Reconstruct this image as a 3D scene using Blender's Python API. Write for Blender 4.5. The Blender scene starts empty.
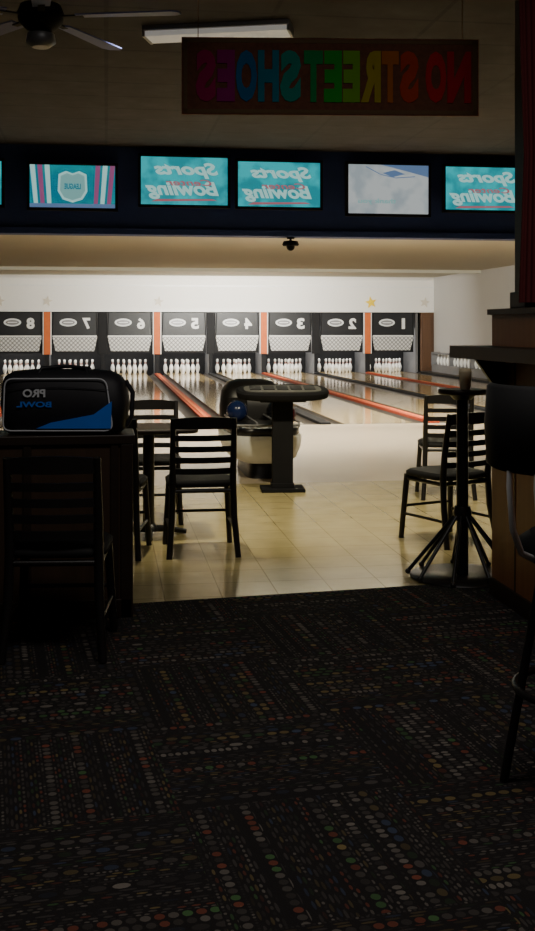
import bpy, math, random
from mathutils import Matrix, Vector
random.seed(3)
R=math.radians
# ---------------------------------------------------------------- materials
def N(nt,op,a,b=None,c=None):
    n=nt.nodes.new('ShaderNodeMath'); n.operation=op
    for i,v in enumerate((a,b,c)):
        if v is None: continue
        if isinstance(v,(int,float)): n.inputs[i].default_value=v
        else: nt.links.new(v,n.inputs[i])
    return n.outputs[0]
def new_mat(name):
    m=bpy.data.materials.new(name); m.use_nodes=True
    return m,m.node_tree,m.node_tree.nodes['Principled BSDF']
def mat(name,col,rough=0.5,metal=0.0,var=0.15,scale=8.0,emit=None,es=0.0,spec=0.5):
    m,nt,b=new_mat(name)
    g=nt.nodes.new('ShaderNodeNewGeometry')
    no=nt.nodes.new('ShaderNodeTexNoise'); no.inputs['Scale'].default_value=scale; no.inputs['Detail'].default_value=3
    nt.links.new(g.outputs['Position'],no.inputs['Vector'])
    mx=nt.nodes.new('ShaderNodeMix'); mx.data_type='RGBA'
    mx.inputs[6].default_value=(*[c*(1-var) for c in col],1); mx.inputs[7].default_value=(*[min(1,c*(1+var)) for c in col],1)
    nt.links.new(no.outputs['Fac'],mx.inputs[0]); nt.links.new(mx.outputs[2],b.inputs['Base Color'])
    b.inputs['Roughness'].default_value=rough; b.inputs['Metallic'].default_value=metal
    b.inputs['Specular IOR Level'].default_value=spec
    if emit: 
        b.inputs['Emission Color'].default_value=(*emit,1); b.inputs['Emission Strength'].default_value=es
    return m
def wood_mat(name,c1,c2,axis='Z',rough=0.4,spec=0.5):
    m,nt,b=new_mat(name)
    g=nt.nodes.new('ShaderNodeNewGeometry'); mp=nt.nodes.new('ShaderNodeMapping')
    sc={'X':(1.5,22,22),'Y':(22,1.5,22),'Z':(22,22,1.5)}[axis]; mp.inputs['Scale'].default_value=sc
    nt.links.new(g.outputs['Position'],mp.inputs['Vector'])
    no=nt.nodes.new('ShaderNodeTexNoise'); no.inputs['Scale'].default_value=1.0; no.inputs['Detail'].default_value=5
    nt.links.new(mp.outputs[0],no.inputs['Vector'])
    mx=nt.nodes.new('ShaderNodeMix'); mx.data_type='RGBA'; mx.inputs[6].default_value=(*c1,1); mx.inputs[7].default_value=(*c2,1)
    nt.links.new(no.outputs['Fac'],mx.inputs[0]); out=mx.outputs[2]
    nt.links.new(out,b.inputs['Base Color']); b.inputs['Roughness'].default_value=rough; b.inputs['Specular IOR Level'].default_value=spec
    return m
def tile_mat(name,c1,c2,cs,size,gap,rough):
    m,nt,b=new_mat(name)
    g=nt.nodes.new('ShaderNodeNewGeometry')
    br=nt.nodes.new('ShaderNodeTexBrick'); br.offset=0; br.squash=1
    br.inputs['Color1'].default_value=(*c1,1); br.inputs['Color2'].default_value=(*c2,1); br.inputs['Mortar'].default_value=(*cs,1)
    br.inputs['Scale'].default_value=1; br.inputs['Mortar Size'].default_value=gap; br.inputs['Mortar Smooth'].default_value=.3
    br.inputs['Brick Width'].default_value=size[0]; br.inputs['Row Height'].default_value=size[1]
    nt.links.new(g.outputs['Position'],br.inputs['Vector'])
    no=nt.nodes.new('ShaderNodeTexNoise'); no.inputs['Scale'].default_value=5; no.inputs['Detail'].default_value=6
    nt.links.new(g.outputs['Position'],no.inputs['Vector'])
    mr=nt.nodes.new('ShaderNodeMapRange'); mr.inputs[3].default_value=.72; mr.inputs[4].default_value=1.22
    nt.links.new(no.outputs['Fac'],mr.inputs[0])
    mx=nt.nodes.new('ShaderNodeMix'); mx.data_type='RGBA'; mx.blend_type='MULTIPLY'; mx.inputs[0].default_value=1
    nt.links.new(br.outputs['Color'],mx.inputs[6]); nt.links.new(mr.outputs[0],mx.inputs[7])
    nt.links.new(mx.outputs[2],b.inputs['Base Color'])
    rr=nt.nodes.new('ShaderNodeMapRange'); rr.inputs[3].default_value=rough*.75; rr.inputs[4].default_value=rough*1.3
    nt.links.new(no.outputs['Fac'],rr.inputs[0]); nt.links.new(rr.outputs[0],b.inputs['Roughness'])
    return m
def carpet_mat():
    m,nt,b=new_mat('carpet_pattern')
    g=nt.nodes.new('ShaderNodeNewGeometry'); mp=nt.nodes.new('ShaderNodeMapping'); mp.inputs['Rotation'].default_value=(0,0,R(-6)); mp.inputs['Location'].default_value=(.13,.22,0)
    nt.links.new(g.outputs['Position'],mp.inputs['Vector'])
    s=nt.nodes.new('ShaderNodeSeparateXYZ'); nt.links.new(mp.outputs[0],s.inputs[0]); x,y=s.outputs[0],s.outputs[1]
    T=.68
    tx=N(nt,'FLOOR',N(nt,'DIVIDE',x,T)); ty=N(nt,'FLOOR',N(nt,'DIVIDE',y,T))
    par=N(nt,'FLOORED_MODULO',N(nt,'ADD',tx,ty),2.0)
    inv=N(nt,'SUBTRACT',1.0,par)
    u=N(nt,'ADD',N(nt,'MULTIPLY',x,inv),N(nt,'MULTIPLY',y,par))
    v=N(nt,'ADD',N(nt,'MULTIPLY',y,inv),N(nt,'MULTIPLY',x,par))
    def wn(a,bb):
        c=nt.nodes.new('ShaderNodeCombineXYZ')
        for i,k in enumerate((a,bb)):
            if isinstance(k,(int,float)): c.inputs[i].default_value=k
            else: nt.links.new(k,c.inputs[i])
        w=nt.nodes.new('ShaderNodeTexWhiteNoise'); w.noise_dimensions='3D'; nt.links.new(c.outputs[0],w.inputs['Vector']); return w
    def layer(pitch,cmin,cvar,rad,thr,seed,inner):
        rowf=N(nt,'DIVIDE',v,pitch); row=N(nt,'FLOOR',rowf); fr=N(nt,'SUBTRACT',N(nt,'FRACT',rowf),.5)
        w1=wn(row,N(nt,'ADD',N(nt,'ADD',tx,N(nt,'MULTIPLY',ty,7.3)),seed)); rr=w1.outputs['Value']
        cs=N(nt,'ADD',cmin,N(nt,'MULTIPLY',rr,cvar))
        cf=N(nt,'DIVIDE',u,cs); ci=N(nt,'FLOOR',cf); fc=N(nt,'SUBTRACT',N(nt,'FRACT',cf),.5)
        d=N(nt,'SQRT',N(nt,'ADD',N(nt,'POWER',N(nt,'ABSOLUTE',fc),2.0),N(nt,'POWER',N(nt,'ABSOLUTE',fr),2.0)))
        dot=N(nt,'MULTIPLY',N(nt,'LESS_THAN',d,rad),N(nt,'GREATER_THAN',d,inner))
        w2=wn(ci,N(nt,'ADD',N(nt,'ADD',row,N(nt,'MULTIPLY',tx,3.1)),seed))
        w3=wn(row,N(nt,'ADD',ty,11.7+seed))
        sel=N(nt,'GREATER_THAN',w3.outputs['Value'],thr)
        vis=N(nt,'MULTIPLY',N(nt,'MULTIPLY',dot,sel),N(nt,'ADD',.08,N(nt,'MULTIPLY',N(nt,'POWER',w2.outputs['Value'],1.3),.92)))
        mixv=N(nt,'FRACT',N(nt,'ADD',N(nt,'MULTIPLY',w2.outputs['Value'],.4),rr))
        return vis,mixv,sel
    def ramp(f):
        cr=nt.nodes.new('ShaderNodeValToRGB'); el=cr.color_ramp.elements; cr.color_ramp.interpolation='CONSTANT'
        cols=[(0,(.07,.062,.058)),(.33,(.17,.15,.13)),(.63,(.18,.055,.035)),(.73,(.06,.13,.05)),(.80,(.19,.14,.06)),(.93,(.05,.07,.12))]
        el[0].position=0; el[0].color=(*cols[0][1],1); el[1].position=cols[1][0]; el[1].color=(*cols[1][1],1)
        for p,c in cols[2:]:
            e=el.new(p); e.color=(*c,1)
        nt.links.new(f,cr.inputs[0]); return cr.outputs[0]
    v1,m1,s1=layer(.034,.018,.045,.38,.66,0.0,.0)
    v2,m2,s2=layer(.0129,.012,.07,.32,.20,5.0,.0)
    v2=N(nt,'MULTIPLY',N(nt,'MULTIPLY',v2,N(nt,'SUBTRACT',1.0,s1)),.65)
    mx=nt.nodes.new('ShaderNodeMix'); mx.data_type='RGBA'; mx.inputs[6].default_value=(.018,.0165,.017,1)
    nt.links.new(v2,mx.inputs[0]); nt.links.new(ramp(m2),mx.inputs[7])
    mx2=nt.nodes.new('ShaderNodeMix'); mx2.data_type='RGBA'; nt.links.new(mx.outputs[2],mx2.inputs[6])
    nt.links.new(v1,mx2.inputs[0]); nt.links.new(ramp(m1),mx2.inputs[7])
    nt.links.new(mx2.outputs[2],b.inputs['Base Color'])
    b.inputs['Roughness'].default_value=.95; b.inputs['Specular IOR Level'].default_value=.1
    bp=nt.nodes.new('ShaderNodeBump'); bp.inputs['Strength'].default_value=.4; bp.inputs['Distance'].default_value=.003
    n2=nt.nodes.new('ShaderNodeTexNoise'); n2.inputs['Scale'].default_value=250; nt.links.new(g.outputs['Position'],n2.inputs['Vector'])
    nt.links.new(n2.outputs['Fac'],bp.inputs['Height']); nt.links.new(bp.outputs[0],b.inputs['Normal'])
    return m
def lattice_mat():
    m,nt,b=new_mat('guard_stripes')
    g=nt.nodes.new('ShaderNodeNewGeometry'); s=nt.nodes.new('ShaderNodeSeparateXYZ'); nt.links.new(g.outputs['Position'],s.inputs[0])
    a=N(nt,'ADD',s.outputs[0],N(nt,'MULTIPLY',s.outputs[2],1.0)); c=N(nt,'SUBTRACT',s.outputs[0],N(nt,'MULTIPLY',s.outputs[2],1.0))
    f=N(nt,'MAXIMUM',N(nt,'GREATER_THAN',N(nt,'FRACT',N(nt,'DIVIDE',a,.13)),.72),N(nt,'GREATER_THAN',N(nt,'FRACT',N(nt,'DIVIDE',c,.13)),.72))
    mx=nt.nodes.new('ShaderNodeMix'); mx.data_type='RGBA'; mx.inputs[6].default_value=(.70,.70,.68,1); mx.inputs[7].default_value=(.22,.22,.22,1)
    nt.links.new(f,mx.inputs[0]); nt.links.new(mx.outputs[2],b.inputs['Base Color']); b.inputs['Roughness'].default_value=.5
    return m
def screen_mat(name,c1,c2,st,scale=3):
    m,nt,b=new_mat(name)
    g=nt.nodes.new('ShaderNodeNewGeometry'); no=nt.nodes.new('ShaderNodeTexNoise'); no.inputs['Scale'].default_value=scale
    nt.links.new(g.outputs['Position'],no.inputs['Vector'])
    mr=nt.nodes.new('ShaderNodeMapRange'); mr.inputs[1].default_value=.4; mr.inputs[2].default_value=.6; nt.links.new(no.outputs['Fac'],mr.inputs[0])
    mx=nt.nodes.new('ShaderNodeMix'); mx.data_type='RGBA'; mx.inputs[6].default_value=(*c1,1); mx.inputs[7].default_value=(*c2,1)
    nt.links.new(mr.outputs[0],mx.inputs[0]); nt.links.new(mx.outputs[2],b.inputs['Emission Color']); b.inputs['Emission Strength'].default_value=st
    b.inputs['Base Color'].default_value=(.01,.01,.01,1); b.inputs['Roughness'].default_value=.3
    return m

M_black=mat('black_lacquer',(.012,.011,.011),.35)
M_blackm=mat('black_matte',(.012,.012,.013),.7,spec=.2)
M_darkwood=wood_mat('dark_wood',(.012,.007,.005),(.03,.017,.01),'X',.45)
M_brown=wood_mat('brown_wood',(.18,.065,.020),(.33,.13,.042),'Z',.45)
M_panel=wood_mat('panel_wood',(.03,.017,.009),(.06,.032,.016),'Z',.5)
M_white=mat('white_plastic',(.80,.80,.78),.35)
M_pin=mat('pin_white',(.9,.88,.84),.25)
M_red=mat('red_paint',(.34,.06,.03),.65,spec=.15)
M_orange=mat('orange_paint',(.58,.14,.04),.6,spec=.2)
M_grey=mat('grey_metal',(.25,.25,.26),.4,.4)
M_wall=mat('white_wall',(.84,.82,.77),.8,var=.03,scale=1.2)
M_wallr=mat('side_wall_paint',(.50,.49,.47),.8,var=.04,scale=1.2)
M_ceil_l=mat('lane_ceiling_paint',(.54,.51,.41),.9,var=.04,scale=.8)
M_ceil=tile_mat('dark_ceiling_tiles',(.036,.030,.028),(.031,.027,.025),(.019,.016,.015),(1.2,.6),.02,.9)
M_navy=mat('navy_paint',(.014,.034,.15),.7)
M_dim=mat('dim_wall_paint',(.08,.07,.06),.9)
M_tile=tile_mat('vinyl_tiles',(.48,.40,.19),(.45,.37,.17),(.29,.23,.10),(.305,.305),.0042,.17)
M_appr=mat('approach_wood',(.60,.50,.36),.22,var=.05,scale=2)
M_lane=wood_mat('lane_maple',(.36,.26,.125),(.46,.35,.18),'Y',.09,.36)
M_gut=mat('gutter_grey',(.06,.05,.04),.45,spec=.3)
M_carpet=carpet_mat()
M_lat=lattice_mat()
M_maskp=mat('mask_panel',(.010,.011,.014),.35)
M_logo=mat('logo_silver',(.75,.77,.77),.5)
M_yellow=mat('yellow_star',(.85,.60,.02),.5)
M_fstar=mat('faded_star',(.66,.60,.50),.7)

# ---------------------------------------------------------------- mesh builder
class MB:
    def __init__(s): s.v=[];s.f=[];s.m=[];s.sm=[];s.X=Matrix.Identity(4)
    def add(s,vs,fs,m=0,smooth=False):
        o=len(s.v); s.v+=[tuple(s.X@Vector(v)) for v in vs]
        for f in fs: s.f.append([o+i for i in f]); s.m.append(m); s.sm.append(smooth)
    def box(s,c,d,m=0,rot=(0,0,0)):
        from mathutils import Euler
        E=Euler(rot).to_matrix(); vs=[]
        for i in range(8):
            p=Vector(((-.5,.5)[i&1]*d[0],(-.5,.5)[(i>>1)&1]*d[1],(-.5,.5)[(i>>2)&1]*d[2])); vs.append(Vector(c)+E@p)
        s.add(vs,[(0,2,3,1),(4,5,7,6),(0,1,5,4),(2,6,7,3),(0,4,6,2),(1,3,7,5)],m)
    def bb(s,x0,x1,y0,y1,z0,z1,m=0): s.box(((x0+x1)/2,(y0+y1)/2,(z0+z1)/2),(x1-x0,y1-y0,z1-z0),m)
    def tube(s,pts,r,m=0,seg=10,closed=False):
        pts=[Vector(p) for p in pts]; n=len(pts); rs=r if isinstance(r,(list,tuple)) else [r]*n
        vs=[];ref=None
        for i,p in enumerate(pts):
            if closed: t=(pts[(i+1)%n]-pts[i-1])
            else: t=(pts[min(i+1,n-1)]-pts[max(i-1,0)])
            t.normalize()
            if ref is None:
                ref=Vector((0,0,1)) if abs(t.z)<.9 else Vector((0,1,0))
            a=(ref-t*ref.dot(t)).normalized(); b=t.cross(a); ref=a
            for k in range(seg):
                w=2*math.pi*k/seg; vs.append(p+(a*math.cos(w)+b*math.sin(w))*rs[i])
        fs=[]
        for i in range(n if closed else n-1):
            j=(i+1)%n
            for k in range(seg): fs.append((i*seg+k,i*seg+(k+1)%seg,j*seg+(k+1)%seg,j*seg+k))
        s.add(vs,fs,m,True)
        if not closed: s.add(vs[:seg],[tuple(reversed(range(seg)))],m); s.add(vs[-seg:],[tuple(range(seg))],m)
    def loft(s,rings,m=0,seg=32,smooth=True,cap=True):
        vs=[]
        for cx,cy,z,a,b,n in rings:
            for k in range(seg):
                w=2*math.pi*k/seg; c,q=math.cos(w),math.sin(w)
                vs.append((cx+a*math.copysign(abs(c)**(2/n),c),cy+b*math.copysign(abs(q)**(2/n),q),z))
        fs=[]
        for i in range(len(rings)-1):
            for k in range(seg): fs.append((i*seg+k,i*seg+(k+1)%seg,(i+1)*seg+(k+1)%seg,(i+1)*seg+k))
        s.add(vs,fs,m,smooth)
        if cap: s.add(vs[:seg],[tuple(reversed(range(seg)))],m); s.add(vs[-seg:],[tuple(range(seg))],m)
    def lathe(s,prof,c=(0,0,0),m=0,seg=20):
        s.loft([(c[0],c[1],c[2]+z,r,r,2) for r,z in prof],m,seg)
    def plate(s,pts,y0,y1,m=0):
        n=len(pts); vs=[(x,y0,z) for x,z in pts]+[(x,y1,z) for x,z in pts]
        fs=[tuple(range(n)),tuple(reversed(range(n,2*n)))]+[(i,i+n,(i+1)%n+n,(i+1)%n) for i in range(n)]
        s.add(vs,fs,m)
    def sphere(s,c,r,m=0):
        s.lathe([(max(.001,r*math.sin(math.pi*i/12)),-r*math.cos(math.pi*i/12)) for i in range(13)],c,m,20)
    def text(s,body,cx,cz,w,h,y,m=0,th=.01,bold=.02,mirror=True,shear=0):
        cu=bpy.data.curves.new('t','FONT'); cu.body=body; cu.offset=bold; cu.extrude=.01; cu.shear=shear; cu.resolution_u=3
        ob=bpy.data.objects.new('t',cu); bpy.context.scene.collection.objects.link(ob)
        dg=bpy.context.evaluated_depsgraph_get(); me=ob.evaluated_get(dg).to_mesh()
        vs=[v.co.copy() for v in me.vertices]; fs=[tuple(p.vertices) for p in me.polygons]
        ob.evaluated_get(dg).to_mesh_clear(); bpy.data.objects.remove(ob); bpy.data.curves.remove(cu)
        x0=min(v.x for v in vs);x1=max(v.x for v in vs);y0=min(v.y for v in vs);y1=max(v.y for v in vs)
        sg=-1 if mirror else 1
        out=[(cx+sg*((v.x-(x0+x1)/2)/(x1-x0)*w),y-(v.z/.01)*th/2,cz+(v.y-(y0+y1)/2)/(y1-y0)*h) for v in vs]
        if mirror: fs=[tuple(reversed(f)) for f in fs]
        s.add(out,fs,m)
    def build(s,name,mats,loc=(0,0,0),rz=0,bevel=0,parent=None):
        me=bpy.data.meshes.new(name); me.from_pydata(s.v,[],s.f)
        for mm in mats: me.materials.append(mm)
        for p,mi,sm in zip(me.polygons,s.m,s.sm): p.material_index=mi; p.use_smooth=sm
        me.update()
        ob=bpy.data.objects.new(name,me); bpy.context.scene.collection.objects.link(ob)
        ob.location=loc; ob.rotation_euler=(0,0,rz)
        if bevel:
            b=ob.modifiers.new('bevel','BEVEL'); b.width=bevel; b.segments=2; b.limit_method='ANGLE'; b.angle_limit=R(50)
        if parent: ob.parent=parent
        return ob
def inst(ob,loc,rz=0):
    o=ob.copy(); bpy.context.scene.collection.objects.link(o); o.location=loc; o.rotation_euler=(0,0,rz); return o
def star(cx,cz,r,a0=math.pi/2):
    return [(cx+(r if i%2==0 else r*.42)*math.cos(a0+i*math.pi/5),cz+(r if i%2==0 else r*.42)*math.sin(a0+i*math.pi/5)) for i in range(10)]

# ---------------------------------------------------------------- room
XL,XR=-6.8,10.4
P=3.33/2; X1=9.875
YF=15.9; YM=33.9; YB=35.5
def slab(name,x0,x1,y0,y1,z0,z1,m):
    b=MB(); b.bb(x0,x1,y0,y1,z0,z1); return b.build(name,[m])
slab('floor',XL,XR,-2,9.95,-.12,0,M_tile)
slab('floor_approach',XL,XR,9.95,YF,-.12,0,M_appr)
slab('floor_lane_bed',XL,XR,YF,YB,-.22,-.12,M_gut)
b=MB(); pts=[(XL,-2),(XR,-2),(XR,6.79),(XL,4.93)]
b.add([(x,y,0) for x,y in pts]+[(x,y,.008) for x,y in pts],[(3,2,1,0),(4,5,6,7),(0,1,5,4),(1,2,6,5),(2,3,7,6),(3,0,4,7)])
b.build('floor_carpet',[M_carpet])
slab('wall_left',XL-.15,XL,-2,YB,-.2,3.75,M_dim)
slab('wall_back',XL,XR,-2.15,-2,-.2,3.75,M_dim)
slab('wall_front',XL,XR,YB,YB+.15,-.2,3.2,M_blackm)
slab('wall_right',XR,XR+.15,-2,YB,-.2,3.75,M_wallr)
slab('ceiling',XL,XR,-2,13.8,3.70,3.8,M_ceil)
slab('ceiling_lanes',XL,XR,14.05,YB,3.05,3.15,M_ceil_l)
b=MB(); b.bb(XL,XR,13.8,14.05,2.6,3.8,0); b.bb(XL,XR,13.77,13.8,2.6,2.68,0); b.build('wall_bulkhead',[M_navy],bevel=.005)
b=MB(); b.bb(XL,XR,YM,YM+.12,1.93,3.05,0); b.bb(XL,XR,YM-.03,YM,1.93,1.99,1); b.bb(XL,XR,YM-.02,YM,2.72,2.75,1)
b.build('wall_valance',[M_wall,M_white])
slab('light_baffle_1',XL,XR,29.4,29.46,2.96,3.05,M_ceil_l)  # added baffle that hides the valance fill light from the camera
b=MB(); b.plate(star(8.33,2.24,.20,1.75),YM-.02,YM); b.build('wall_star',[M_yellow])
for x in (-1.78,-3.2,1.6,10.1):
    b=MB(); b.plate(star(x,2.25,.17,1.4),YM-.02,YM); b.build('wall_star',[M_fstar])

# ---------------------------------------------------------------- lanes
nl=10
lane_c=[X1-P*(i+.5) for i in range(nl)]
b=MB()
for c in lane_c: b.bb(c-.533,c+.533,YF,35.1,-.12,0,0)
for c in lane_c:
    for k,(dx,dy) in enumerate([(0,4.9),(-.15,4.6),(.15,4.6),(-.3,4.3),(.3,4.3),(-.45,4.0),(.45,4.0)]):
        b.add([(c+dx-.02,YF+dy-.15,.001),(c+dx+.02,YF+dy-.15,.001),(c+dx,YF+dy,.001)],[(0,1,2)],1)
    b.bb(c-.533,c+.533,YF,YF+.03,.0,.001,1)
b.build('bowling_lanes',[M_lane,M_blackm])
b=MB()
for c in lane_c:
    for sg in (-1,1):
        x0=c+sg*.535; x1=c+sg*.745; vs=[]; K=8
        for k in range(K+1):
            w=math.pi*k/K; x=(x0+x1)/2-math.cos(w)*(x1-x0)/2; z=-.01-.085*math.sin(w)
            vs+=[(x,YF,z),(x,35.1,z)]
        b.add(vs,[(2*k,2*k+2,2*k+3,2*k+1) for k in range(K)],0,True)
b.build('lane_gutters',[M_gut])
for i in range(nl):
    x=X1-P*i; red=(i%2==1); b=MB()
    b.bb(x-.085,x+.085,YF-.02,YM-.14,-.12,.035,0)
    if red: b.bb(x-.03,x+.03,YF-.02,YM-.14,.035,.042,1)
    b.build('lane_capping_strip',[M_red if red else M_blackm,M_orange],bevel=.012)
slab('lane_side_ledge',X1+.09,XR,YF,YM-.1,-.12,.06,M_gut)
pin=[(.026,0),(.029,.01),(.044,.05),(.057,.10),(.0605,.12),(.056,.16),(.040,.21),(.026,.25),(.0235,.27),(.028,.31),(.0325,.34),(.030,.36),(.018,.377),(.004,.381)]
def add_pin(b,x,y,z=0,s=1):
    b.loft([(x,y,z+h*s,r*s,r*s,2) for r,h in pin[:9]],0,14)
    b.loft([(x,y,z+h*s,r*s,r*s,2) for r,h in pin[8:]],0,14)
    b.loft([(x,y,z+h*s,r*s+.001,r*s+.001,2) for r,h in ((.0262,.248),(.0245,.262))],1,14)
    b.loft([(x,y,z+h*s,r*s+.001,r*s+.001,2) for r,h in ((.0238,.274),(.026,.29))],1,14)
for c in lane_c:
    b=MB()
    for r in range(4):
        for k in range(r+1): add_pin(b,c+(k-r/2)*.345,34.15+r*.27,0.001,1.15)
    b.build('bowling_pins',[M_pin,M_red])
for i in range(nl):
    x=X1-P*i; b=MB(); b.bb(x-.04,x+.04,YM+.14,YB-.02,-.12,1.9,0); b.build('pit_divider',[M_grey])
nums=['1','2','3','4','5','6','7','8','9','10']
for i,c in enumerate(lane_c):
    b=MB(); y=YM
    b.bb(c-.69,c+.69,y+.02,y+.10,.66,1.92,0)
    b.plate([(c-.69,1.20),(c+.69,1.20),(c+.69,1.90),(c-.69,1.90)],y-.04,y+.02,1)
    for sg in (-1,1): b.plate([(c+sg*.66,1.16),(c+sg*.69,1.16),(c+sg*.66,1.92),(c+sg*.63,1.92)][::sg],y-.06,y-.03,0)
    vs=[(c-.20+.26*math.cos(t*math.pi/14),1.60+.12*math.sin(t*math.pi/14)) for t in range(28)]
    b.plate(vs,y-.05,y-.04,2)
    vs=[(c-.20+.20*math.cos(t*math.pi/14),1.60+.075*math.sin(t*math.pi/14)) for t in range(28)]
    b.plate(vs,y-.055,y-.05,5)
    b.box((c-.20,y-.058,1.60),(.28,.005,.03),2)
    nw={'1':.10,'10':.3}.get(nums[i],.24)
    b.text(nums[i],c+.34,1.57,nw,.34,y-.05,3,.02,.045)
    b.add([(c-.68,y-.05,1.17),(c+.68,y-.05,1.17),(c+.58,y+.01,.72),(c-.58,y+.01,.72),
           (c-.68,y+.03,1.17),(c+.68,y+.03,1.17),(c+.58,y+.04,.72),(c-.58,y+.04,.72)],
          [(3,2,1,0),(4,5,6,7),(0,1,5,4),(1,2,6,5),(2,3,7,6),(3,0,4,7)],4)
    b.bb(c-.68,c+.68,y-.06,y-.02,1.16,1.20,3)
    b.build('masking_unit',[M_blackm,M_maskp,M_logo,M_white,M_lat,M_grey])
for i in range(nl):
    x=X1-P*i; b=MB()
    if i%2:
        b.bb(x-.10,x+.10,YM-.10,YM-.01,.62,1.92,0); b.bb(x-.13,x-.10,YM-.09,YM-.01,.62,1.92,1); b.bb(x+.10,x+.13,YM-.09,YM-.01,.62,1.92,1)
        b.bb(x-.07,x+.07,YM-.12,YM-.01,.035,.62,2)
        b.build('divider_post',[M_orange,M_white,M_blackm],bevel=.01)
    elif i:
        b.bb(x-.13,x+.13,YM-.03,YM-.01,.62,1.92,0); b.bb(x-.05,x+.05,YM-.06,YM-.01,.035,.62,0)
        b.build('divider_post',[M_blackm],bevel=.01)
b=MB(); b.bb(X1+.10,XR-.01,YM-.05,YM+.1,.06,1.92); b.bb(X1+.14,XR-.1,YM-.08,YM-.05,.15,1.8); b.build('end_panel',[wood_mat('end_wood',(.07,.03,.012),(.13,.06,.025),'Z',.5)],bevel=.01)
b=MB(); b.bb(XR-.28,XR-.01,24,33.2,.06,.25,1); b.bb(XR-.3,XR-.01,24,33.2,.25,.29,1)
b.bb(XR-.3,XR-.26,24,33.2,.62,.68,1)
for k in range(28): add_pin(b,XR-.14,24.3+k*.32,.29,.95)
for k in range(6): b.bb(XR-.3,XR-.01,24+k*1.83,24.05+k*1.83,.25,.68,1)
b.build('pin_display_rack',[M_pin,M_grey])

# ---------------------------------------------------------------- TVs
S_teal=screen_mat('screen_teal',(.01,.22,.26),(.02,.38,.42),1.1,5)
S_pale=screen_mat('screen_pale',(.36,.42,.45),(.52,.56,.56),.8,4)
S_white=mat('screen_white',(.1,.1,.1),emit=(.36,.64,.60),es=.95)
S_rd=mat('screen_red',(.1,.1,.1),emit=(.50,.14,.18),es=.7)
S_pk=mat('screen_pink',(.1,.1,.1),emit=(.5,.12,.32),es=.5)
S_bl=mat('screen_blue',(.1,.1,.1),emit=(.12,.22,.42),es=.7)
S_mint=mat('screen_mint',(.1,.1,.1),emit=(.20,.45,.44),es=.8)
S_t2=screen_mat('screen_blue_teal',(.0,.18,.26),(.0,.26,.30),.9,3)
def tv(x0,x1,z0,z1,kind):
    Y=13.66; cx=(x0+x1)/2; cz=(z0+z1)/2; w=x1-x0; h=z1-z0
    b=MB()
    b.bb(x0,x1,Y,Y+.05,z0,z1,0)
    b.bb(x0+.1,x1-.1,Y+.05,Y+.09,z0+.08,z1-.08,0)
    b.bb(cx-.15,cx+.15,Y+.09,13.8,cz-.12,cz+.12,0)
    t=.035; b.bb(x0,x1,Y-.012,Y,z0,z0+t,0); b.bb(x0,x1,Y-.012,Y,z1-t,z1,0); b.bb(x0,x0+t,Y-.012,Y,z0,z1,0); b.bb(x1-t,x1,Y-.012,Y,z0,z1,0)
    b.bb(x0+t,x1-t,Y-.004,Y,z0+t,z1-t,1)
    if kind=='logo':
        b.text('Sports',cx+.02,cz+.13,w*.70,h*.30,Y-.008,2,.004,.04,True,.3)
        b.text('Bowling',cx-.03,cz-.12,w*.80,h*.34,Y-.008,2,.004,.035,True,.3)
        b.text('Center',cx+.05,cz-.02,w*.5,h*.12,Y-.011,3,.003,.02,True,.3)
        b.plate([(cx-w*.36,cz-.26),(cx+w*.36,cz-.24),(cx+w*.3,cz-.22),(cx-w*.3,cz-.23)],Y-.008,Y-.004,3)
    elif kind=='stripe':
        for k,xx in enumerate([-.44,-.36,-.28,.28,.36,.44]):
            b.plate([(cx+xx*w*.9-.025,z0+t),(cx+xx*w*.9+.025,z0+t),(cx+xx*w+.03,z1-t),(cx+xx*w-.03,z1-t)],Y-.007,Y-.004,4 if k%2 else 2)
        sh=[(cx-.17,cz+.15),(cx-.08,cz+.19),(cx,cz+.16),(cx+.08,cz+.19),(cx+.17,cz+.15),(cx+.18,cz-.06),(cx+.12,cz-.16),(cx,cz-.20),(cx-.12,cz-.16),(cx-.18,cz-.06)]
        b.plate(sh,Y-.008,Y-.004,2); b.plate([(cx+(x-cx)*.85,cz+(z-cz)*.85) for x,z in sh],Y-.011,Y-.008,7)
        b.text('LEAGUE',cx,cz,.2,.07,Y-.013,1,.003,.04)
        b.bb(x0+t,x1-t,Y-.009,Y-.004,z0+t,z0+t+.05,5)
    elif kind=='pale':
        b.plate([(cx-.1,z1-t),(cx+.25,z1-t-.08),(x1-t,z1-t-.15),(x1-t,z1-t)],Y-.007,Y-.004,5)
        b.tube([(cx-.3,Y-.006,z1-.06),(cx-.1,Y-.006,z1-.16),(cx+.1,Y-.006,z1-.2),(cx+.35,Y-.006,z1-.18)],.006,5)
        b.plate([(cx-.08,z1-.14),(cx+.05,z1-.19),(cx+.22,z1-.15),(cx+.08,z1-.10)],Y-.008,Y-.004,5)
        b.text('thank you',cx-.15,cz-.16,.5,.08,Y-.007,7,.003,.02)
    b.build('wall_television',[M_blackm,S_pale if kind=='pale' else (S_teal if kind!='stripe' else S_t2),S_white,S_rd,S_pk,S_bl,M_grey,S_mint])
tv(-2.15,-1.23,2.9,3.5,'logo')
tv(-.963,.143,2.877,3.47,'stripe'); tv(.392,1.544,2.935,3.60,'logo'); tv(1.607,2.728,2.929,3.564,'logo')
tv(3.027,4.152,2.863,3.56,'pale'); tv(4.314,5.443,2.93,3.557,'logo')
b=MB(); b.lathe([(.05,0),(.05,-.02),(.015,-.02),(.015,-.08)][::-1],(0,0,0)); b.sphere((0,0,-.12),.055); b.lathe([(.10,-.11),(.11,-.09),(.09,-.05),(.02,-.04)],(0,0,0),0)
b.tube([(-.02,-.03,-.13),(-.02,-.14,-.15)],.035,0)
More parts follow.
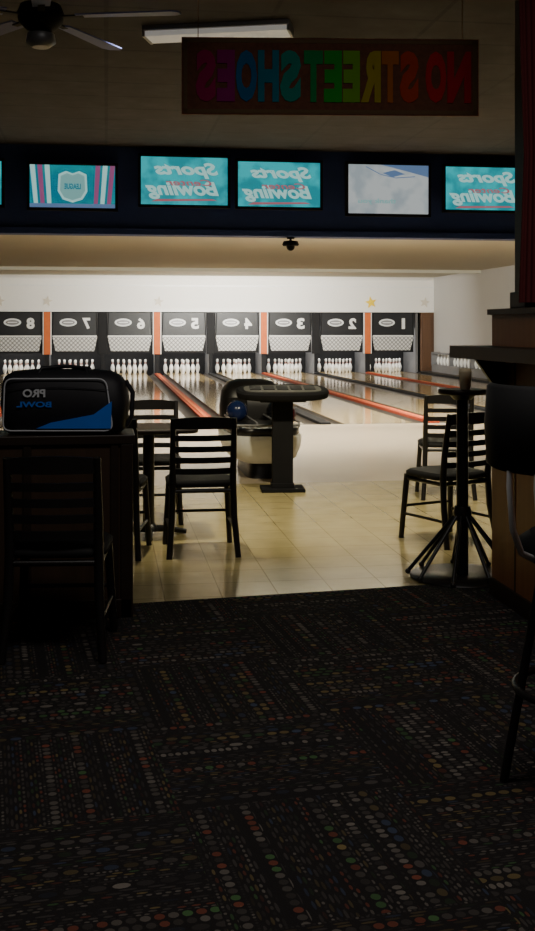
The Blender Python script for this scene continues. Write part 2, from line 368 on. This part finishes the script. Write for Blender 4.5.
b.build('security_camera',[M_blackm],(2.354,13.9,2.6))

# ---------------------------------------------------------------- sign
cols=[(.34,.008,.10),(.26,.008,.15),(.0,.14,.36),(.0,.20,.30),(.0,.28,.22),(.0,.28,.07),(.02,.38,.02),(.16,.42,.0),(.42,.33,.0),(.48,.13,.0),(.50,.05,.01),(.48,.015,.02),(.44,.01,.02)]
lets='SEOHS'+'TEERTS'+'ON'
px=[(196,216),(217,235),(236,257),(258,279),(280,301),(304,323),(324,342),(343,360),(361,381),(382,399),(400,419),(426,447),(448,472)]
b=MB(); b.bb(-.955,.955,0,.012,-.247,.247,0)
for z in (-.225,.225): b.bb(-.94,.94,-.003,0,z-.012,z+.012,1)
for x in (-.93,.93): b.bb(x-.012,x+.012,-.003,0,-.235,.235,1)
for i,(l,(a,c)) in enumerate(zip(lets,px)):
    x=((a+c)/2-331)/156; b.text(l,x,0,(c-a)/156,.33,-.006,2+i,.01,.06)
for x in (-.85,.85): b.tube([(x,.006,.24),(x,.006,.665)],.003,1)
sgn=b.build('hanging_sign',[mat('sign_board',(.15,.05,.022),.8,var=.5,scale=30),mat('sign_border',(.13,.07,.02),.7)]+[mat('letter_%d'%i,c,.8,spec=.2) for i,c in enumerate(cols)],(1.425,6.87,3.042),R(-6.5))

M_tubeE=mat('fluorescent_diffuser',(.6,.6,.6),.5,emit=(.85,.80,.72),es=.22)
b=MB(); b.bb(-.56,.56,-.13,.13,-.035,0,0); b.bb(-.54,.54,-.11,.11,-.075,-.035,1); b.bb(-.56,-.54,-.12,.12,-.08,-.03,0); b.bb(.54,.56,-.12,.12,-.08,-.03,0)
b.build('fluorescent_ceiling_light',[M_grey,M_tubeE],(.835,8.2,3.70),R(-18),bevel=.004)
b=MB(); b.lathe([(.02,.0),(.02,.38)],(0,0,.02),0); b.lathe([(.07,.36),(.07,.40)],(0,0,0),0)
b.lathe([(.03,-.12),(.08,-.10),(.13,-.05),(.14,0),(.12,.05),(.05,.07)],(0,0,0),0,24)
b.lathe([(.05,-.20),(.09,-.17),(.08,-.12)],(0,0,0),2,20)
for k in range(5):
    a=R(58)+k*2*math.pi/5; b.X=Matrix.Rotation(a,4,'Z')
    b.box((.18,0,-.02),(.16,.04,.01),0)
    vs=[(.22,-.05),(.80,-.075),(.84,-.04),(.84,.04),(.80,.075),(.22,.05)]
    tw=.12
    b.add([(x,y,-.02+y*tw) for x,y in vs]+[(x,y,-.012+y*tw) for x,y in vs],[(5,4,3,2,1,0),(6,7,8,9,10,11)]+[(i,(i+1)%6,(i+1)%6+6,i+6) for i in range(6)],1)
b.X=Matrix.Identity(4)
b.build('ceiling_fan',[M_blackm,mat('fan_blade',(.06,.08,.28),.5),M_grey],(-.386,6.63,3.30))

# ---------------------------------------------------------------- chairs
def chair_mesh():
    b=MB()
    for sg in (-1,1):
        b.tube([(sg*.215,-.27,0),(sg*.195,-.215,.25),(sg*.19,-.20,.45),(sg*.19,-.215,.60),(sg*.19,-.265,.87)],[.019,.021,.022,.021,.017],0,8)
        b.tube([(sg*.215,.215,0),(sg*.19,.18,.44)],[.018,.021],0,8)
        b.tube([(sg*.203,-.235,.17),(sg*.205,.20,.17)],.010,0,8)
        b.tube([(sg*.195,-.20,.41),(sg*.19,.18,.41)],.014,0,8)
    b.tube([(-.2,.20,.22),(.2,.20,.22)],.010,0,8)
    b.tube([(-.19,.18,.41),(.19,.18,.41)],.014,0,8); b.tube([(-.19,-.2,.41),(.19,-.2,.41)],.014,0,8)
    b.loft([(0,0,.43,.20,.20,5),(0,0,.435,.22,.215,5),(0,0,.46,.222,.217,5),(0,0,.475,.20,.20,5)],1,32)
    for z,h in ((.835,.065),(.745,.036),(.675,.036),(.605,.036),(.535,.036)):
        vs=[];K=10
        yb=-.20-max(0,(z-.5))*.17
        for k in range(K+1):
            x=-.19+.38*k/K; cv=-.03*(1-(x/.19)**2); top=.012*(1-(x/.19)**2) if h>.05 else 0
            for dy in (-.008,.008):
                vs+=[(x,yb+cv+dy,z-h/2),(x,yb+cv+dy,z+h/2+top)]
        fs=[]
        for k in range(K):
            o=4*k; fs+=[(o,o+4,o+5,o+1),(o+2,o+3,o+7,o+6),(o+1,o+5,o+7,o+3),(o,o+2,o+6,o+4)]
        fs+=[(0,1,3,2),(4*K,4*K+2,4*K+3,4*K+1)]
        b.add(vs,fs,0)
    return b
ch=chair_mesh().build('dining_chair',[M_black,M_blackm],(.60,7.03,0),R(0))
inst(ch,(.03,7.05,0),R(-10))
inst(ch,(.331,8.15,0),R(178))
inst(ch,(2.27,7.12,0),R(22))
inst(ch,(2.86,9.0,0),R(-10))
inst(ch,(-.20,4.98,.009),R(-6))
b=MB(); b.loft([(0,0,.72,.32,.27,8),(0,0,.725,.33,.28,8),(0,0,.745,.33,.28,8),(0,0,.75,.325,.275,8)],0,32)
b.tube([(0,0,.04),(0,0,.72)],.04,1,16); b.lathe([(.07,.03),(.06,.06),(.04,.08)],(0,0,0),1)
b.lathe([(.12,.70),(.14,.72)],(0,0,0),1)
for k in range(4):
    a=R(0)+k*math.pi/2; b.tube([(0,0,.045),(.14*math.cos(a),.14*math.sin(a),.04),(.26*math.cos(a),.26*math.sin(a),.018)],[.025,.022,.017],1,8)
b.build('dining_table',[M_darkwood,M_black],(.29,7.59,0),R(0))

# ---------------------------------------------------------------- left half wall with bag
b=MB(); b.bb(-2.6,.12,5.42,5.74,.009,.86,0); b.bb(-2.62,.14,5.40,5.76,.86,.905,1); b.bb(-2.6,.125,5.405,5.42,.009,.10,1)
for k in range(7): b.bb(-2.5+k*.42,-2.46+k*.42,5.408,5.42,.10,.86,1)
b.bb(.07,.13,5.405,5.75,.009,.86,1)
b.build('half_wall',[M_panel,M_darkwood],bevel=.004)
M_bag=mat('bag_nylon',(.010,.010,.014),.6,var=.3,scale=40); M_blue=mat('bag_blue',(.02,.17,.75),.5); M_pipe=mat('bag_piping',(.65,.68,.72),.5)
b=MB()
b.loft([(0,0,.0,.27,.11,5),(0,0,.02,.30,.135,5),(0,0,.15,.315,.145,4.5),(-.005,0,.25,.305,.135,4.5),(-.01,0,.285,.285,.115,4),(-.015,0,.31,.24,.08,3.5),(-.015,0,.318,.15,.04,3)],0,48)
def rr(pts,y,r=.04):
    out=[];n=len(pts)
    for i in range(n):
        p0=Vector(pts[i-1]);p=Vector(pts[i]);p1=Vector(pts[(i+1)%n])
        a=p+(p0-p).normalized()*r; c=p+(p1-p).normalized()*r
        for k in range(5):
            t=k/4; q=a*(1-t)**2+p*2*t*(1-t)+c*t*t; out.append((q.x,y,q.y))
    return out
b.tube(rr([(.22,.275),(-.275,.275),(-.285,.02),(.255,.02)],-.140),.004,2,6,True)
b.tube([(-.27,-.142,.225),(0,-.147,.235),(.235,-.142,.22)],.002,0,6)
b.plate([(-.12,.032),(.245,.032),(.25,.165),(.16,.10),(-.05,.06)],-.150,-.136,1)
b.text('PRO',-.13,.205,.11,.04,-.150,2,.004,.03); b.text('BOWL',-.13,.150,.17,.028,-.150,1,.004,.03)
b.tube([(-.13,-.10,.275),(-.11,-.06,.325),(0,-.05,.335),(.11,-.06,.325),(.13,-.10,.275)],.010,0,8)
b.tube([(-.13,.08,.275),(-.11,.05,.32),(0,.04,.33),(.11,.05,.32),(.13,.08,.275)],.010,0,8)
b.tube([(.30,0,.26),(.335,0,.2),(.33,0,.08),(.30,0,.03)],.012,0,8)
b.build('bowling_bag',[M_bag,M_blue,M_pipe],(-.20,5.58,.906),R(-8))

# ---------------------------------------------------------------- score console
b=MB(); b.bb(-.19,.19,-.15,.15,0,.03,0); b.bb(-.09,.09,-.06,.06,.03,.80,0); b.bb(-.10,.10,-.07,.07,.03,.07,0)
b.bb(-.2,.2,-.1,.1,.78,.81,0)
b.X=Matrix.Translation((0,0,.86))@Matrix.Rotation(R(8),4,'X')
b.loft([(0,0,-.045,.34,.17,3),(0,0,-.03,.40,.22,3),(0,0,.02,.41,.23,3),(0,0,.035,.39,.21,3)],0,40)
b.loft([(0,0,.034,.34,.155,4),(0,0,.037,.34,.155,4)],1,40)
for k in range(5): b.box((-.24+k*.12,.02,.04),(.10,.16,.008),2)
b.X=Matrix.Identity(4)
b.build('scoring_console',[mat('console_black',(.010,.010,.011),.8,spec=.1),mat('console_panel',(.10,.098,.09),.6,spec=.2),mat('console_keys',(.012,.012,.014),.6,spec=.25)],(1.535,9.50,0),R(-4),bevel=.004)
# ---------------------------------------------------------------- ball return
b=MB()
b.loft([(0,.05,0,.17,.55,5),(0,.05,.16,.15,.52,5)],0,36)
b.loft([(0,.05,.15,.22,.60,4),(0,.05,.20,.32,.70,4),(0,.05,.30,.36,.75,4),(0,.05,.39,.37,.77,4),(0,.05,.42,.36,.76,4)],1,40)
b.loft([(0,.05,.42,.34,.73,4),(0,.05,.43,.345,.74,4),(0,.05,.48,.345,.74,4),(0,.05,.49,.33,.73,4)],0,40)
b.loft([(0,.58,.46,.33,.22,4),(0,.58,.62,.33,.22,4),(0,.60,.78,.31,.20,3.5),(0,.62,.87,.25,.15,3),(0,.62,.90,.15,.08,3)],0,36)
for x in (-.30,-.1,.1,.30): b.tube([(x,-.62,.50),(x,-.60,.54),(x,.36,.54)],.010,3,8)
b.tube([(-.3,-.62,.52),(0,-.68,.52),(.3,-.62,.52)],.012,3,8)
for x,y,m in ((-.2,.16,5),(.2,-.40,6),(.2,.12,4)): b.sphere((x,y,.595),.108,m)
b.loft([(-.17,.355,.60,.10,.01,2.5),(-.17,.35,.72,.10,.01,2.5)],0,20)
b.build('ball_return',[M_black,mat('return_shell',(.90,.88,.82),.35),M_grey,M_grey,mat('ball_black',(.01,.01,.012),.08),mat('ball_blue',(.01,.02,.08),.2),mat('ball_maroon',(.06,.008,.012),.08)],(1.50,10.75,0))

# ---------------------------------------------------------------- right side
b=MB(); b.bb(2.04,2.34,-1.5,5.60,.009,1.50,0); b.bb(2.02,2.36,-1.5,5.62,1.50,1.53,1)
b.bb(1.85,2.04,4.2,5.74,1.27,1.335,1); b.bb(2.025,2.04,-1.5,5.60,.009,.10,1)
for k in range(18): b.bb(2.036,2.04,-1.2+k*.38,-1.19+k*.38,.1,1.27,1)
b.bb(2.04,2.12,5.60,5.74,1.27,1.335,1)
for y in (4.5,5.4): b.plate([(2.04,1.05),(2.04,1.27),(1.88,1.27)],y,y+.03,1)
b.build('half_wall',[M_brown,M_darkwood])
b=MB(); b.bb(2.15,2.33,5.38,5.56,1.535,3.69,0); b.bb(2.13,2.35,5.36,5.58,1.535,1.62,0); b.bb(2.13,2.35,5.36,5.58,3.58,3.69,0)
b.build('support_post',[M_darkwood],bevel=.006)
b=MB(); K=26; vs=[]
for j in range(12):
    z=1.56+j*.19
    for k in range(K+1):
        w=.10+.06*abs(j-4)/7
        vs.append((2.20+w*(k/K-.5)*1.6-.02,5.30+.022*math.sin(k*1.7),z))
b.add(vs,[(j*(K+1)+k,j*(K+1)+k+1,(j+1)*(K+1)+k+1,(j+1)*(K+1)+k) for j in range(11) for k in range(K)],0,True)
b.tube([(2.08,5.30,3.66),(2.34,5.30,3.66)],.012,1,8); b.tube([(2.09,5.30,3.66),(2.09,5.30,3.70)],.01,1); b.tube([(2.33,5.30,3.66),(2.33,5.30,3.70)],.01,1)
b.build('red_curtain',[mat('curtain_red',(.10,.008,.010),.85),M_blackm])
b=MB(); b.lathe([(.13,1.05),(.14,1.055),(.14,1.075),(.135,1.08)],(0,0,0),1,32); b.tube([(0,0,.02),(0,0,1.05)],.034,0,14)
b.lathe([(.045,.33),(.055,.37),(.045,.41)],(0,0,0),0,16); b.lathe([(.05,1.02),(.08,1.05)],(0,0,0),0,16)
for k in range(9):
    a=R(2)+k*2*math.pi/9; c,s=math.cos(a),math.sin(a)
    b.tube([(.03*c,.03*s,.37),(.31*c,.31*s,.028)],.011,0,8); b.sphere((.31*c,.31*s,.026),.016,0)
b.lathe([(.30,.009),(.30,.016),(.05,.018)],(0,0,0),0,40)
b.build('bar_table',[M_black,M_darkwood],(2.02,6.03,.0))
b=MB(); b.lathe([(.026,0),(.030,.01),(.037,.10),(.039,.105),(.034,.106)],(0,0,0),0,20); b.lathe([(.034,.106),(.036,.118),(.01,.122)],(0,0,0),0,20)
b.build('paper_cup',[mat('cup_cream',(.85,.74,.50),.5)],(2.02,5.98,1.081))
b=MB()
b.loft([(0,0,.70,.18,.18,2),(0,0,.71,.20,.20,2),(0,0,.76,.205,.205,2),(0,0,.785,.17,.17,2)],0,32)
b.lathe([(.15,.66),(.16,.70)],(0,0,0),1,24)
for k in range(4):
    a=R(45)+k*math.pi/2; c,s=math.cos(a),math.sin(a); b.tube([(.13*c,.13*s,.68),(.25*c,.25*s,0)],.014,1,10)
b.tube([(.215*math.cos(k*math.pi/16),.215*math.sin(k*math.pi/16),.30) for k in range(32)],.012,1,8,True)
vs=[];K=16
prof=[(.99,-.005,.005),(1.0,-.02,.02),(1.12,-.032,.03),(1.24,-.02,.02),(1.25,-.005,.005)]
for z,o0,o1 in prof:
    for k in range(K+1): x=-.21+.42*k/K; vs.append((x,-.30+.10*(x/.21)**2+o0,z))
    for k in range(K,-1,-1): x=-.21+.42*k/K; vs.append((x,-.30+.10*(x/.21)**2+o1,z))
n=2*(K+1)
b.add(vs,[(j*n+k,j*n+(k+1)%n,(j+1)*n+(k+1)%n,(j+1)*n+k) for j in range(4) for k in range(n)]+[tuple(reversed(range(n))),tuple(range(4*n,5*n))],0,True)
for sg in (-1,1):
    b.tube([(sg*.05,-.05,.70),(sg*.05,-.18,.715),(sg*.05,-.25,.745),(sg*.05,-.29,.82),(sg*.05,-.305,.95),(sg*.05,-.30,1.06)],.010,2,10)
b.build('bar_stool',[M_blackm,M_black,mat('bright_chrome',(.95,.95,.95),.35,.3)],(1.475,3.215,.009),R(-60))

# ---------------------------------------------------------------- lights
def area(name,loc,target,sx,sy,e,col,spread=180):
    l=bpy.data.lights.new(name,'AREA'); l.shape='RECTANGLE'; l.size=sx; l.size_y=sy; l.energy=e; l.color=col; l.spread=R(spread)
    o=bpy.data.objects.new(name,l); bpy.context.scene.collection.objects.link(o); o.location=loc
    o.rotation_euler=(Vector(target)-Vector(loc)).to_track_quat('-Z','Y').to_euler(); return o
def spot(name,loc,target,e,ang,col,r=.08,blend=.8):
    l=bpy.data.lights.new(name,'SPOT'); l.energy=e; l.spot_size=R(ang); l.spot_blend=blend; l.color=col; l.shadow_soft_size=r
    o=bpy.data.objects.new(name,l); bpy.context.scene.collection.objects.link(o); o.location=loc
    o.rotation_euler=(Vector(target)-Vector(loc)).to_track_quat('-Z','Y').to_euler(); return o
warm=(1,.89,.62)
area('lane_wash_light',(4.0,15.6,2.92),(4.0,33.9,1.2),4,.25,1150,(1,.96,.82))
area('valance_fill',(3.6,29.6,3.00),(3.6,33.9,1.9),3.5,.06,560,(1,.97,.90))  # added light behind the baffle to brighten the valance, no known fixture
area('approach_light',(2.9,14.4,2.98),(2.9,13.0,0),5,.25,420,(1,.92,.74))
area('pit_light',(1.6,34.5,1.5),(1.6,34.7,0),16,.15,520,(1,.97,.91))
for x,y,tx,ty,e in ((.15,7.15,.8,8.9,430),(2.75,6.95,2.2,9.0,450)):
    spot('floor_fill_spot',(x,y,3.62),(tx,ty,0),e,90,warm,.08,1.0)  # added spots kept out of frame to light the tiles and approach
    b=MB(); b.loft([(0,0,0,.09,.09,2),(0,0,.05,.09,.09,2)],0,24,True,False); b.loft([(0,0,0,.09,.09,2),(0,0,0,.11,.11,2),(0,0,.02,.11,.11,2)],0,24,True,False)
    b.build('fill_spot_can',[M_grey],(x,y,3.65))  # invented can housing for the added spot
area('room_fill_light',(.6,2.8,3.66),(.6,2.8,0),2.4,1.0,42,(1,.93,.86))
spot('sign_fill_spot',(1.4,3.6,3.6),(1.45,6.87,3.0),15,38,(1,.93,.85),.05,.7)  # added spot to lift the sign face, no known lamp here
w=bpy.data.worlds.new('World'); bpy.context.scene.world=w; w.use_nodes=True
w.node_tree.nodes['Background'].inputs[0].default_value=(.02,.02,.025,1); w.node_tree.nodes['Background'].inputs[1].default_value=.5
# ---------------------------------------------------------------- camera
cd=bpy.data.cameras.new('camera'); cd.sensor_fit='VERTICAL'; cd.sensor_height=24; cd.lens=1092/931*24; cd.shift_y=-137.5/931; cd.clip_end=100
co=bpy.data.objects.new('camera',cd); bpy.context.scene.collection.objects.link(co); co.location=(0,0,1.43); co.rotation_euler=(R(90),0,R(-8.4))
bpy.context.scene.camera=co
